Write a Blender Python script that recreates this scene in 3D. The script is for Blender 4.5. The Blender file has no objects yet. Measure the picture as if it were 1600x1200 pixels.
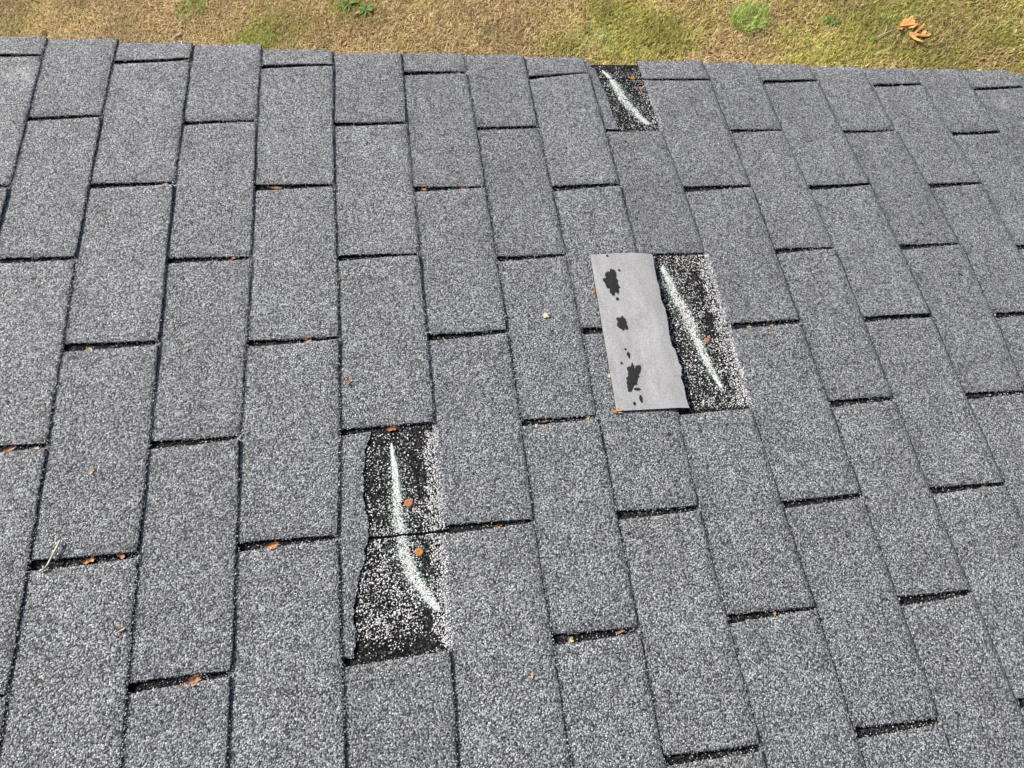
import bpy, math, random
import numpy as np
from mathutils import Matrix, Vector, noise

random.seed(7)
rng = np.random.default_rng(11)
scene = bpy.context.scene
C = scene.collection

# ------------------------------------------------------------------ camera
def unit(v):
    v = Vector(v); v.normalize(); return v
cam_data = bpy.data.cameras.new('camera')
cam = bpy.data.objects.new('camera', cam_data)
C.objects.link(cam)
right, up, back = (unit((0.986445, -0.125483, -0.105735)), unit((0.159673, 0.882552, 0.442275)),
                   unit((0.037819, -0.453163, 0.890625)))
m = Matrix.Identity(4)
for i, a in enumerate((right, up, back)):
    for j in range(3):
        m[j][i] = a[j]
m.translation = Vector((0.77949, -1.19012, 0.78444))
cam.matrix_world = m
cam_data.sensor_width = 36.0
cam_data.lens = 25.183
cam_data.clip_start = 0.02
cam_data.clip_end = 500.0
scene.camera = cam

# ------------------------------------------------------------------ light
TO_SUN = unit((-0.60, 0.45, 0.66))
sun_data = bpy.data.lights.new('sun', 'SUN')
sun_data.energy = 4.8
sun_data.angle = math.radians(0.6)
sun_data.color = (1.0, 0.955, 0.89)
sun = bpy.data.objects.new('sun', sun_data)
sun.rotation_euler = TO_SUN.to_track_quat('Z', 'Y').to_euler()
sun.location = (-3, 3, 6)
C.objects.link(sun)
world = bpy.data.worlds.new('World')
scene.world = world
world.use_nodes = True
wn = world.node_tree.nodes
sky = wn.new('ShaderNodeTexSky')
sky.sky_type = 'NISHITA'
sky.sun_disc = False
sky.sun_elevation = math.asin(TO_SUN.z)
sky.sun_rotation = math.atan2(TO_SUN.x, TO_SUN.y)
sky.dust_density = 5.0
sky.air_density = 0.8
wn['Background'].inputs['Strength'].default_value = 0.10
world.node_tree.links.new(sky.outputs[0], wn['Background'].inputs['Color'])
scene.view_settings.view_transform = 'Standard'
scene.view_settings.look = 'None'
scene.view_settings.gamma = 1.0
scene.view_settings.use_curve_mapping = False
scene.view_settings.exposure = 0.62

# ------------------------------------------------------------------ survey of the roof, millimetres
# x runs down the slope, y along the courses towards the rake (rake side positive)
PITCH = math.radians(14.04)
THICK = 0.0038
BOUND = {
  -4: [-502, -502, -501, -501, -501, -501, -501, -501, -501, -501, -501, -501, -501],
  -3: [-375, -375, -374, -374, -374, -374, -374, -374, -374, -374, -374, -374, -374],
  -2: [-248, -248, -247, -247, -247, -247, -247, -247, -247, -247, -247, -247, -247],
  -1: [-121, -121, -120, -120, -120, -120, -120, -120, -120, -120, -120, -120, -120],
  0: [6, 6, 7, 7, 7, 7, 7, 7, 7, 7, 7, 7, 7],
  1: [124, 124, 118, 127, 117, 130, 129, 135, 138, 138, 138, 138, 138],
  2: [253, 253, 254, 245, 255, 253, 260, 255, 266, 266, 266, 266, 266],
  3: [377, 377, 371, 379, 374, 382, 366, 381, 377, 377, 377, 377, 377],
  4: [507, 507, 508, 501, 514, 505, 516, 494, 509, 509, 509, 509, 509],
  5: [638, 638, 635, 641, 639, 644, 640, 644, 636, 636, 636, 636, 636],
  6: [760, 760, 767, 765, 769, 768, 770, 765, 770, 770, 770, 770, 770],
  7: [883, 883, 879, 888, 886, 890, 883, 888, 885, 884, 884, 884, 884],
  8: [1008, 1008, 1016, 1015, 1015, 1018, 1018, 1004, 1014, 1011, 1011, 1011, 1011],
  9: [1128, 1128, 1123, 1148, 1136, 1148, 1130, 1144, 1141, 1143, 1143, 1143, 1143],
  10: [1269, 1269, 1275, 1275, 1279, 1272, 1276, 1268, 1274, 1266, 1266, 1266, 1266],
  11: [1390, 1390, 1386, 1398, 1396, 1401, 1387, 1391, 1389, 1389, 1389, 1389, 1389],
  12: [1517, 1517, 1527, 1529, 1536, 1528, 1527, 1520, 1520, 1520, 1520, 1520, 1520],
  13: [1646, 1646, 1648, 1664, 1664, 1665, 1637, 1637, 1637, 1637, 1637, 1637, 1637],
  14: [1771, 1771, 1784, 1784, 1784, 1784, 1784, 1784, 1784, 1784, 1784, 1784, 1784],
  15: [1898, 1898, 1904, 1904, 1904, 1904, 1904, 1904, 1904, 1904, 1904, 1904, 1904],
  16: [2036, 2036, 2036, 2036, 2036, 2036, 2036, 2036, 2036, 2036, 2036, 2036, 2036],
  17: [2163, 2163, 2163, 2163, 2163, 2163, 2163, 2163, 2163, 2163, 2163, 2163, 2163],
  18: [2290, 2290, 2290, 2290, 2290, 2290, 2290, 2290, 2290, 2290, 2290, 2290, 2290],
  19: [2417, 2417, 2417, 2417, 2417, 2417, 2417, 2417, 2417, 2417, 2417, 2417, 2417],
  20: [2544, 2544, 2544, 2544, 2544, 2544, 2544, 2544, 2544, 2544, 2544, 2544, 2544],
}
SLOTS = {
  -4: {1: (-152, -152), 3: (-457, -457), 5: (-762, -762), 7: (-1067, -1067), 9: (-1372, -1372), 11: (-1676, -1676)},
  -3: {0: (0, 0), 2: (-305, -305), 4: (-610, -610), 6: (-914, -914), 8: (-1219, -1219), 10: (-1524, -1524)},
  -2: {1: (-152, -152), 3: (-457, -457), 5: (-762, -762), 7: (-1067, -1067), 9: (-1372, -1372), 11: (-1676, -1676)},
  -1: {0: (0, 0), 2: (-305, -305), 4: (-610, -610), 6: (-914, -914), 8: (-1219, -1219), 10: (-1524, -1524)},
  0: {1: (-154, -146), 3: (-448, -448), 5: (-757, -757), 7: (-1062, -1062), 9: (-1367, -1367), 11: (-1672, -1672)},
  1: {0: (-8, 2), 2: (-301, -298), 4: (-604, -603), 6: (-915, -914), 8: (-1217, -1217), 10: (-1522, -1522)},
  2: {1: (-158, -152), 3: (-453, -453), 5: (-763, -761), 7: (-1070, -1067), 9: (-1372, -1372), 11: (-1676, -1676)},
  3: {0: (-9, -2), 2: (-304, -301), 4: (-608, -606), 6: (-914, -913), 8: (-1219, -1219), 10: (-1524, -1524)},
  4: {1: (-154, -152), 3: (-454, -452), 5: (-761, -758), 7: (-1067, -1067), 9: (-1370, -1370), 11: (-1675, -1675)},
  5: {0: (-15, -10), 2: (-307, -305), 4: (-609, -605), 6: (-914, -913), 8: (-1222, -1222), 10: (-1527, -1527)},
  6: {1: (-159, -156), 3: (-461, -457), 5: (-762, -761), 7: (-1070, -1070), 9: (-1374, -1374), 11: (-1679, -1679)},
  7: {0: (-18, -1), 2: (-306, -300), 4: (-607, -607), 6: (-913, -914), 8: (-1223, -1224), 10: (-1526, -1526)},
  8: {1: (-157, -156), 3: (-458, -458), 5: (-759, -759), 7: (-1069, -1068), 9: (-1373, -1373), 11: (-1678, -1678)},
  9: {0: (-11, -11), 2: (-307, -302), 4: (-609, -606), 6: (-919, -916), 8: (-1224, -1224), 10: (-1526, -1526)},
  10: {1: (-154, -152), 3: (-454, -451), 5: (-761, -760), 7: (-1071, -1070), 9: (-1371, -1371), 11: (-1676, -1676)},
  11: {0: (-8, -3), 2: (-302, -297), 4: (-604, -604), 6: (-917, -917), 8: (-1218, -1218), 10: (-1523, -1523)},
  12: {1: (-151, -146), 3: (-449, -445), 5: (-761, -762), 7: (-1062, -1062), 9: (-1367, -1367), 11: (-1671, -1671)},
  13: {0: (-8, -5), 2: (-298, -294), 4: (-606, -606), 6: (-913, -913), 8: (-1218, -1218), 10: (-1522, -1522)},
  14: {1: (-151, -147), 3: (-454, -454), 5: (-758, -758), 7: (-1063, -1063), 9: (-1368, -1368), 11: (-1673, -1673)},
  15: {0: (-10, -3), 2: (-311, -311), 4: (-616, -616), 6: (-921, -921), 8: (-1226, -1226), 10: (-1530, -1530)},
  16: {1: (-152, -152), 3: (-457, -457), 5: (-762, -762), 7: (-1067, -1067), 9: (-1372, -1372), 11: (-1676, -1676)},
  17: {0: (0, 0), 2: (-305, -305), 4: (-610, -610), 6: (-914, -914), 8: (-1219, -1219), 10: (-1524, -1524)},
  18: {1: (-152, -152), 3: (-457, -457), 5: (-762, -762), 7: (-1067, -1067), 9: (-1372, -1372), 11: (-1676, -1676)},
  19: {0: (0, 0), 2: (-305, -305), 4: (-610, -610), 6: (-914, -914), 8: (-1219, -1219), 10: (-1524, -1524)},
}
EDGE = {-1: (45, 46), 0: (44, 50), 1: (40, 44), 2: (42, 49), 3: (36, 34), 4: (33, 37), 5: (38, 44), 6: (44, 44), 7: (43, 49), 8: (33, 45), 9: (45, 48), 10: (48, 48), 11: (48, 48), 12: (48, 47), 13: (47, 49), 14: (49, 53), 15: (53, 56)}
TEAR_A = [(549, -764), (540, -787), (535, -825), (535, -862), (537, -880), (540, -894), (539, -911), (535, -941), (526, -965), (521, -989), (519, -1005), (519, -1032), (517, -1051), (516, -1069)]
TEAR_C = [(1017, 36), (1024, 11), (1030, -26), (1034, -63), (1036, -99), (1037, -125), (1044, -158)]
FLAP = [(927, -460), (939, -458), (989, -453), (1036, -454), (1038, -463), (1036, -485), (1034, -514), (1035, -530), (1032, -553), (1035, -575), (1034, -592), (1030, -623), (1029, -641), (1033, -653), (1034, -672), (1036, -686), (1031, -702), (1032, -718), (1030, -740), (1031, -757), (984, -756), (953, -756), (914, -754), (914, -733), (917, -705), (918, -671), (919, -642), (921, -588), (923, -550), (926, -505)]
CHALK_A = [(576, -785), (579, -819), (580, -856), (580, -897), (582, -919), (587, -946), (595, -972), (606, -991), (623, -1017)]
CHALK_B = [(1053, -481), (1058, -511), (1065, -552), (1074, -587), (1077, -625), (1082, -655), (1088, -691), (1097, -721)]
CHALK_C = [(1041, 12), (1053, -10), (1062, -44), (1068, -71), (1077, -94), (1089, -118), (1103, -139)]
NAILS = [(595, -872), (605, -941), (1095, -633), (1100, -8), (1111, -38)]
BARE = [(615, -782), (610, -816), (616, -842), (612, -944), (614, -969), (609, -1030), (601, -1060), (553, -1066), (585, -1066), (1108, -512), (1109, -536), (1107, -613), (1112, -595), (1091, -703), (1061, 28), (1101, 24)]
SPOTS = [(954, -520), (955, -598), (953, -696), (956, -551), (950, -647), (953, -657), (939, -672), (954, -719), (971, -493), (957, -736), (945, -743), (956, -462)]
TWIG = [(150, -920), (153, -918), (158, -908), (161, -900), (162, -895), (164, -890)]
GREENS = [(-0.712, 3.659, 0.28, 0.75), (-0.852, 3.557, 0.16, 0.75), (-1.375, 4.134, 0.12, 0.8), (-0.159, 3.831, 0.14, 0.75), (-0.09, 3.703, 0.14, 0.7), (1.79, 3.016, 0.3, 1.0), (1.833, 2.811, 0.2, 0.95), (1.696, 3.209, 0.2, 0.95), (2.014, 2.858, 0.16, 0.6), (2.799, 2.648, 0.16, 0.5), (3.081, 2.45, 0.2, 0.55), (3.518, 2.705, 0.25, 0.5), (3.824, 2.652, 0.2, 0.4), (3.215, 2.661, 0.2, 0.55), (3.936, 2.343, 0.2, 0.45), (2.275, 3.049, 0.16, 0.45), (1.262, 2.995, 0.14, 0.35), (-2.833, 4.308, 0.16, 0.4), (3.48, 2.286, 0.2, 0.45), (2.738, 2.45, 0.18, 0.4)]

EXPO = 0.127
for b in list(range(-8, -4)) + list(range(21, 26)):          # the regular courses beyond the surveyed part
    BOUND[b] = [b * 127 + 4] * 13
for c in list(range(-8, -4)) + list(range(20, 25)):
    SLOTS[c] = {r: (round(-r * 152.4), round(-r * 152.4)) for r in range(0, 12) if (c + r) % 2}
ROWS = list(range(-1, 12))
YMIN = -1.72

def smooth_bounds():
    out = {}
    for b, row in BOUND.items():
        r = []
        for i, v in enumerate(row):
            left_end = ((b + ROWS[i]) % 2 != 0)
            r.append(v - (5 if left_end and b < 7 else 3 if left_end else -1))
        s = [0.25 * r[max(i - 1, 0)] + 0.5 * r[i] + 0.25 * r[min(i + 1, len(r) - 1)] for i in range(len(r))]
        out[b] = [x / 1000 for x in s]
    return out
BND = smooth_bounds()
def bound(b, y):
    """x of the butt edge between course b-1 and course b at height y"""
    f = min(max(-y / 0.1524 + 1.0, 0.0), len(ROWS) - 1.001)
    i = int(f); t = f - i
    w = 0.0011 * noise.noise((b * 7.3, y * 24.0, 1.5)) + 0.0006 * noise.noise((b * 3.1, y * 110.0, 4.5))
    return BND[b][i] * (1 - t) + BND[b][i + 1] * t + w
def rake(c, s):
    e = EDGE.get(c)
    if e is None:
        e = (46, 47) if c > 0 else (45, 46)
    return (e[0] * (1 - s) + e[1] * s + 5 + (5 if c <= 3 else 2 if c <= 6 else 0)) / 1000
def poly_x(poly, y):
    """x of a survey polyline (listed from the rake downwards) at y"""
    p = [(a / 1000, b / 1000) for a, b in poly]
    if y >= p[0][1]:
        return p[0][0]
    for (x0, y0), (x1, y1) in zip(p, p[1:]):
        if y0 >= y >= y1:
            t = (y0 - y) / max(y0 - y1, 1e-6)
            return x0 * (1 - t) + x1 * t
    return p[-1][0]
def droop(y):
    d = max(y + 0.012, 0.0)
    return -1.3 * d * d
def course_top(c, x, y):
    """top of course c's exposed tabs, and of its headlap further up the slope"""
    return THICK * (x - bound(c, y)) / EXPO + droop(y)

# ------------------------------------------------------------------ materials
def new_mat(name, rough=0.8, spec=0.3):
    mt = bpy.data.materials.new(name)
    mt.use_nodes = True
    b = mt.node_tree.nodes['Principled BSDF']
    b.inputs['Roughness'].default_value = rough
    b.inputs['Specular IOR Level'].default_value = spec
    return mt, mt.node_tree, b
def nd(nt, typ, **kw):
    n = nt.nodes.new(typ)
    for k, v in kw.items():
        if k.startswith('i_'):
            n.inputs[k[2:].replace('_', ' ')].default_value = v
        else:
            setattr(n, k, v)
    return n
def ramp(nt, stops, src, interp='LINEAR'):
    r = nt.nodes.new('ShaderNodeValToRGB')
    r.color_ramp.interpolation = interp
    el = r.color_ramp.elements
    while len(el) < len(stops):
        el.new(0.5)
    for e, (p, c) in zip(el, stops):
        e.position = p
        e.color = (*c, 1) if len(c) == 3 else c
    nt.links.new(src, r.inputs[0])
    return r.outputs[0]
def mixc(nt, fac, a, b, mode='MIX'):
    n = nt.nodes.new('ShaderNodeMix')
    n.data_type = 'RGBA'; n.blend_type = mode
    for sock, v in ((n.inputs['Factor'], fac), (n.inputs['A'], a), (n.inputs['B'], b)):
        if isinstance(v, bpy.types.NodeSocket):
            nt.links.new(v, sock)
        elif isinstance(v, (int, float)):
            sock.default_value = v
        else:
            sock.default_value = (*v, 1)
    return [o for o in n.outputs if o.type == 'RGBA'][0]
def obj_coords(nt):
    tc = nd(nt, 'ShaderNodeTexCoord'); oi = nd(nt, 'ShaderNodeObjectInfo')
    ml = nd(nt, 'ShaderNodeVectorMath', operation='SCALE')
    cb = nd(nt, 'ShaderNodeCombineXYZ')
    for k in range(3):
        nt.links.new(oi.outputs['Random'], cb.inputs[k])
    nt.links.new(cb.outputs[0], ml.inputs[0]); ml.inputs['Scale'].default_value = 37.0
    ad = nd(nt, 'ShaderNodeVectorMath', operation='ADD')
    nt.links.new(tc.outputs['Object'], ad.inputs[0]); nt.links.new(ml.outputs[0], ad.inputs[1])
    return ad.outputs[0], oi.outputs['Random'], tc.outputs['Object']

def g(v, tint=(1, 1, 1)):
    return tuple(v * t for t in tint)
COOL = (0.945, 0.998, 1.058)
def granule_material(name, stops, gap=0.02, scale=520.0, mott=(0.87, 1.12), pits=True, bump=1.0, scuff=False, spec=0.42, wear=False):
    mt, nt, b = new_mat(name, 0.62, spec)
    co, rnd, raw = obj_coords(nt)
    warp = nd(nt, 'ShaderNodeTexNoise', i_Scale=520.0, i_Detail=1.0)
    nt.links.new(co, warp.inputs['Vector'])
    sub = nd(nt, 'ShaderNodeVectorMath', operation='SUBTRACT'); sub.inputs[1].default_value = (0.5, 0.5, 0.5)
    nt.links.new(warp.outputs['Color'], sub.inputs[0])
    scl = nd(nt, 'ShaderNodeVectorMath', operation='SCALE'); scl.inputs['Scale'].default_value = 0.0022
    nt.links.new(sub.outputs[0], scl.inputs[0])
    wv = nd(nt, 'ShaderNodeVectorMath', operation='ADD')
    nt.links.new(co, wv.inputs[0]); nt.links.new(scl.outputs[0], wv.inputs[1])
    v1 = nd(nt, 'ShaderNodeTexVoronoi', i_Scale=scale); nt.links.new(wv.outputs[0], v1.inputs['Vector'])
    v2 = nd(nt, 'ShaderNodeTexVoronoi', i_Scale=scale * 2.1); nt.links.new(wv.outputs[0], v2.inputs['Vector'])
    sep = nd(nt, 'ShaderNodeSeparateColor'); nt.links.new(v1.outputs['Color'], sep.inputs[0])
    sep2 = nd(nt, 'ShaderNodeSeparateColor'); nt.links.new(v2.outputs['Color'], sep2.inputs[0])
    add = nd(nt, 'ShaderNodeMath', operation='MULTIPLY_ADD'); add.inputs[1].default_value = 0.62
    nt.links.new(sep.outputs[0], add.inputs[0])
    m2 = nd(nt, 'ShaderNodeMath', operation='MULTIPLY'); m2.inputs[1].default_value = 0.38
    nt.links.new(sep2.outputs[1], m2.inputs[0]); nt.links.new(m2.outputs[0], add.inputs[2])
    col = ramp(nt, stops, add.outputs[0])
    # a few warm and blue-grey granules
    hue = ramp(nt, [(0.0, (1.0, 1.0, 1.0)), (0.80, (1.0, 1.0, 1.0)), (0.84, (1.10, 1.0, 0.86)), (0.90, (0.95, 0.99, 1.06)), (1.0, (1, 1, 1))],
               sep.outputs[2])
    col = mixc(nt, 1.0, col, hue, 'MULTIPLY')
    # asphalt between the granules
    gp = ramp(nt, [(0.52, (0, 0, 0)), (0.80, (1, 1, 1))], v1.outputs['Distance'])
    col = mixc(nt, gp, col, g(gap))
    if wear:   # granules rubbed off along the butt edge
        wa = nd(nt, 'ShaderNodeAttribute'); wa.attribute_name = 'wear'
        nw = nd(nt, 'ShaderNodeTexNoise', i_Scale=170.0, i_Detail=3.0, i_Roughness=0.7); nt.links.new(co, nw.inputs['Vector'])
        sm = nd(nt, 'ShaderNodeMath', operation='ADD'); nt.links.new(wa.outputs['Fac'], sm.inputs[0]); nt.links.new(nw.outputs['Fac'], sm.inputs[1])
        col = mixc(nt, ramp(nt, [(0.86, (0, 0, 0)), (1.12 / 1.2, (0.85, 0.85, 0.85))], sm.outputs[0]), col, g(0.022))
    # mottling: weathering in soft patches, differing from tab to tab
    n1 = nd(nt, 'ShaderNodeTexNoise', i_Scale=14.0, i_Detail=4.0, i_Roughness=0.62); nt.links.new(co, n1.inputs['Vector'])
    mo = ramp(nt, [(0.30, g(mott[0], (1.0, 1.0, 1.0))), (0.70, g(mott[1], (0.99, 1.0, 1.02)))], n1.outputs['Fac'])
    col = mixc(nt, 1.0, col, mo, 'MULTIPLY')
    n3 = nd(nt, 'ShaderNodeTexNoise', i_Scale=55.0, i_Detail=2.0); nt.links.new(co, n3.inputs['Vector'])
    mo3 = ramp(nt, [(0.32, g(0.90)), (0.66, g(1.08))], n3.outputs['Fac'])
    col = mixc(nt, 1.0, col, mo3, 'MULTIPLY')
    tone = ramp(nt, [(0.0, g(0.93, (1.0, 1.0, 1.0))), (0.5, g(1.0)), (1.0, g(1.06, (1.0, 0.995, 0.985)))], rnd)
    col = mixc(nt, 1.0, col, tone, 'MULTIPLY')
    if pits:   # spots where granules have come off
        n2 = nd(nt, 'ShaderNodeTexNoise', i_Scale=120.0, i_Detail=1.0); nt.links.new(co, n2.inputs['Vector'])
        pt = ramp(nt, [(0.24, (1, 1, 1)), (0.30, (0, 0, 0))], n2.outputs['Fac'])
        col = mixc(nt, pt, col, g(0.022))
    if scuff:
        n4 = nd(nt, 'ShaderNodeTexNoise', i_Scale=60.0, i_Detail=4.0, i_Roughness=0.7); nt.links.new(co, n4.inputs['Vector'])
        ln = nd(nt, 'ShaderNodeVectorMath', operation='DISTANCE'); nt.links.new(raw, ln.inputs[0]); ln.inputs[1].default_value = scuff
        fal = ramp(nt, [(0.0, (1, 1, 1)), (0.034, (0, 0, 0))], ln.outputs['Value'])
        pr = mixc(nt, 1.0, fal, ramp(nt, [(0.42, (0, 0, 0)), (0.62, (0.7, 0.7, 0.7))], n4.outputs['Fac']), 'MULTIPLY')
        col = mixc(nt, pr, col, g(0.62))
    nt.links.new(col, b.inputs['Base Color'])
    rg = ramp(nt, [(0.0, g(0.35 if spec > 0.2 else 0.8)), (1.0, g(0.85))], sep2.outputs[0])
    nt.links.new(rg, b.inputs['Roughness'])
    inv = nd(nt, 'ShaderNodeMath', operation='SUBTRACT'); inv.inputs[0].default_value = 1.0
    nt.links.new(v1.outputs['Distance'], inv.inputs[1])
    h = nd(nt, 'ShaderNodeMath', operation='MULTIPLY_ADD'); h.inputs[1].default_value = 0.6
    nt.links.new(sep.outputs[1], h.inputs[0]); nt.links.new(inv.outputs[0], h.inputs[2])
    h2 = nd(nt, 'ShaderNodeMath', operation='MULTIPLY_ADD'); h2.inputs[1].default_value = -0.35
    nt.links.new(v2.outputs['Distance'], h2.inputs[0]); nt.links.new(h.outputs[0], h2.inputs[2])
    bp = nd(nt, 'ShaderNodeBump'); bp.inputs['Strength'].default_value = bump; bp.inputs['Distance'].default_value = 0.0019
    nt.links.new(h2.outputs[0], bp.inputs['Height']); nt.links.new(bp.outputs[0], b.inputs['Normal'])
    return mt

TAB_STOPS = [(0.14, g(0.034, COOL)), (0.30, g(0.100, COOL)), (0.48, g(0.225, COOL)), (0.68, g(0.375, COOL)), (0.84, g(0.54, COOL)), (1.0, g(0.76))]
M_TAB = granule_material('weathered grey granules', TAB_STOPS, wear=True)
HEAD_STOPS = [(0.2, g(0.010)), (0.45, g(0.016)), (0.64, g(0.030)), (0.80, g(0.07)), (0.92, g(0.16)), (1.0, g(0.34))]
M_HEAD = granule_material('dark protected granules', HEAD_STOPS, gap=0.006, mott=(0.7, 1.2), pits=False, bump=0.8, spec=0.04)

def plain(name, col, rough=0.8, spec=0.3, nscale=200.0, amp=0.25, bump=0.3, bdist=0.0006):
    mt, nt, b = new_mat(name, rough, spec)
    co, rnd, raw = obj_coords(nt)
    n = nd(nt, 'ShaderNodeTexNoise', i_Scale=nscale, i_Detail=4.0, i_Roughness=0.65); nt.links.new(co, n.inputs['Vector'])
    c = ramp(nt, [(0.28, g(1 - amp)), (0.72, g(1 + amp))], n.outputs['Fac'])
    nt.links.new(mixc(nt, 1.0, c, col, 'MULTIPLY'), b.inputs['Base Color'])
    bp = nd(nt, 'ShaderNodeBump'); bp.inputs['Strength'].default_value = bump; bp.inputs['Distance'].default_value = bdist
    nt.links.new(n.outputs['Fac'], bp.inputs['Height']); nt.links.new(bp.outputs[0], b.inputs['Normal'])
    return mt
M_CUT = plain('asphalt cut edge', (0.010, 0.0095, 0.009), 0.95, 0.0, 500.0, 0.5, 0.8)
M_FELT = plain('black roofing felt', (0.02, 0.02, 0.021), 0.9, 0.2)
M_WOOD = plain('white painted board', (0.62, 0.61, 0.58), 0.5, 0.4, 40.0, 0.06, 0.1)
M_BACK = plain('pale shingle backing', (0.325, 0.33, 0.335), 0.9, 0.12, 520.0, 0.30, 0.9, 0.0009)
nt = M_BACK.node_tree; b = nt.nodes['Principled BSDF']
src = b.inputs['Base Color'].links[0].from_socket
tc = nd(nt, 'ShaderNodeTexCoord')
mp = nd(nt, 'ShaderNodeMapping'); mp.inputs['Scale'].default_value = (1.0, 0.35, 1.0); nt.links.new(tc.outputs['Object'], mp.inputs['Vector'])
na = nd(nt, 'ShaderNodeTexNoise', i_Scale=46.0, i_Detail=5.0, i_Roughness=0.7); nt.links.new(mp.outputs[0], na.inputs['Vector'])
nb = nd(nt, 'ShaderNodeTexNoise', i_Scale=900.0, i_Detail=2.0); nt.links.new(mp.outputs[0], nb.inputs['Vector'])
src = mixc(nt, 1.0, src, ramp(nt, [(0.30, (0.80, 0.79, 0.77)), (0.70, (1.13, 1.13, 1.13))], na.outputs['Fac']), 'MULTIPLY')
src = mixc(nt, ramp(nt, [(0.66, (0, 0, 0)), (0.72, (0.8, 0.8, 0.8))], nb.outputs['Fac']), src, g(0.50))
nt.links.new(src, b.inputs['Base Color'])
M_SEAL = plain('black sealant residue', (0.026, 0.026, 0.027), 0.9, 0.05, 500.0, 0.5, 0.8)

def attr_mat(name, rough=0.7, spec=0.3, trans=0.0):
    mt, nt, b = new_mat(name, rough, spec)
    a = nd(nt, 'ShaderNodeAttribute'); a.attribute_name = 'tint'
    nt.links.new(a.outputs['Color'], b.inputs['Base Color'])
    if trans:
        tr = nd(nt, 'ShaderNodeBsdfTranslucent'); nt.links.new(a.outputs['Color'], tr.inputs['Color'])
        mx = nd(nt, 'ShaderNodeMixShader'); mx.inputs[0].default_value = trans
        nt.links.new(b.outputs[0], mx.inputs[1]); nt.links.new(tr.outputs[0], mx.inputs[2])
        nt.links.new(mx.outputs[0], nt.nodes['Material Output'].inputs['Surface'])
    return mt
M_CHIP = attr_mat('loose mineral granules', 0.55, 0.45)
M_GRASS = attr_mat('grass blades', 0.75, 0.2, 0.25)
M_RUST = plain('rusty nail steel', (0.36, 0.145, 0.075), 0.75, 0.3, 900.0, 0.45, 0.6)
M_RUST2 = plain('orange rusted nail with sealant', (0.36, 0.16, 0.045), 0.75, 0.3, 500.0, 0.6, 0.6)

def leaf_mat(name, c1, c2, trans=0.25):
    mt, nt, b = new_mat(name, 0.65, 0.3)
    co, rnd, raw = obj_coords(nt)
    n = nd(nt, 'ShaderNodeTexNoise', i_Scale=160.0, i_Detail=3.0); nt.links.new(co, n.inputs['Vector'])
    col = ramp(nt, [(0.3, c1), (0.7, c2)], n.outputs['Fac'])
    nt.links.new(col, b.inputs['Base Color'])
    tr = nd(nt, 'ShaderNodeBsdfTranslucent'); nt.links.new(col, tr.inputs['Color'])
    mx = nd(nt, 'ShaderNodeMixShader'); mx.inputs[0].default_value = trans
    nt.links.new(b.outputs[0], mx.inputs[1]); nt.links.new(tr.outputs[0], mx.inputs[2])
    nt.links.new(mx.outputs[0], nt.nodes['Material Output'].inputs['Surface'])
    return mt
M_LEAF = {
    'orange': leaf_mat('orange dead leaf', (0.36, 0.16, 0.06), (0.60, 0.34, 0.16)),
    'lawn_orange': leaf_mat('tan orange oak leaf', (0.60, 0.23, 0.06), (0.78, 0.46, 0.17)),
    'red': leaf_mat('reddish dead leaf', (0.30, 0.12, 0.06), (0.50, 0.26, 0.15)),
    'pale': leaf_mat('pale dead leaf', (0.52, 0.38, 0.22), (0.66, 0.52, 0.34)),
    'buff': leaf_mat('buff crust', (0.42, 0.34, 0.18), (0.62, 0.54, 0.36), 0.05),
    'brown': leaf_mat('brown dead leaf', (0.16, 0.075, 0.03), (0.27, 0.14, 0.06)),
    'twig': leaf_mat('bleached twig', (0.42, 0.36, 0.28), (0.60, 0.55, 0.46), 0.0),
    'green': leaf_mat('green weed leaf', (0.07, 0.14, 0.025), (0.13, 0.22, 0.05)),
}

# ------------------------------------------------------------------ mesh helpers
def link(name, verts, faces, mats, parent=None, loc=(0, 0, 0), fmat=None, smooth=None, tint=None):
    me = bpy.data.meshes.new(name)
    if isinstance(verts, np.ndarray):
        vs = verts - np.array(loc)
        me.vertices.add(len(vs)); me.vertices.foreach_set('co', vs.astype(np.float32).ravel())
        k = faces.shape[1]
        me.loops.add(faces.size); me.loops.foreach_set('vertex_index', faces.astype(np.int32).ravel())
        me.polygons.add(len(faces))
        me.polygons.foreach_set('loop_start', np.arange(0, faces.size, k, dtype=np.int32))
        me.update(calc_edges=True)
    else:
        L = Vector(loc)
        me.from_pydata([tuple(Vector(v) - L) for v in verts], [], faces)
        me.update()
    for mt in mats:
        me.materials.append(mt)
    if fmat is not None:
        me.polygons.foreach_set('material_index', fmat)
    if smooth is not None:
        me.polygons.foreach_set('use_smooth', smooth if not isinstance(smooth, bool) else [smooth] * len(me.polygons))
    if tint is not None:
        a = me.attributes.new('tint', 'FLOAT_COLOR', 'POINT')
        t4 = np.ones((len(tint), 4), np.float32); t4[:, :3] = tint
        a.data.foreach_set('color', t4.ravel())
    o = bpy.data.objects.new(name, me)
    C.objects.link(o)
    o.location = loc
    if parent is not None:
        o.parent = parent
    return o
def tag(o, label=None, cat=None, group=None, kind=None):
    if label: o['label'] = label
    if cat: o['category'] = cat
    if group: o['group'] = group
    if kind: o['kind'] = kind
    return o
def empty(name, loc=(0, 0, 0), rot=(0, 0, 0)):
    o = bpy.data.objects.new(name, None); C.objects.link(o); o.location = loc; o.rotation_euler = rot
    return o
def box(v0, v1):
    (a, b, c), (d, e, f) = v0, v1
    V = [(a, b, c), (d, b, c), (d, e, c), (a, e, c), (a, b, f), (d, b, f), (d, e, f), (a, e, f)]
    F = [(0, 3, 2, 1), (4, 5, 6, 7), (0, 1, 5, 4), (1, 2, 6, 5), (2, 3, 7, 6), (3, 0, 4, 7)]
    return V, F
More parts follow.
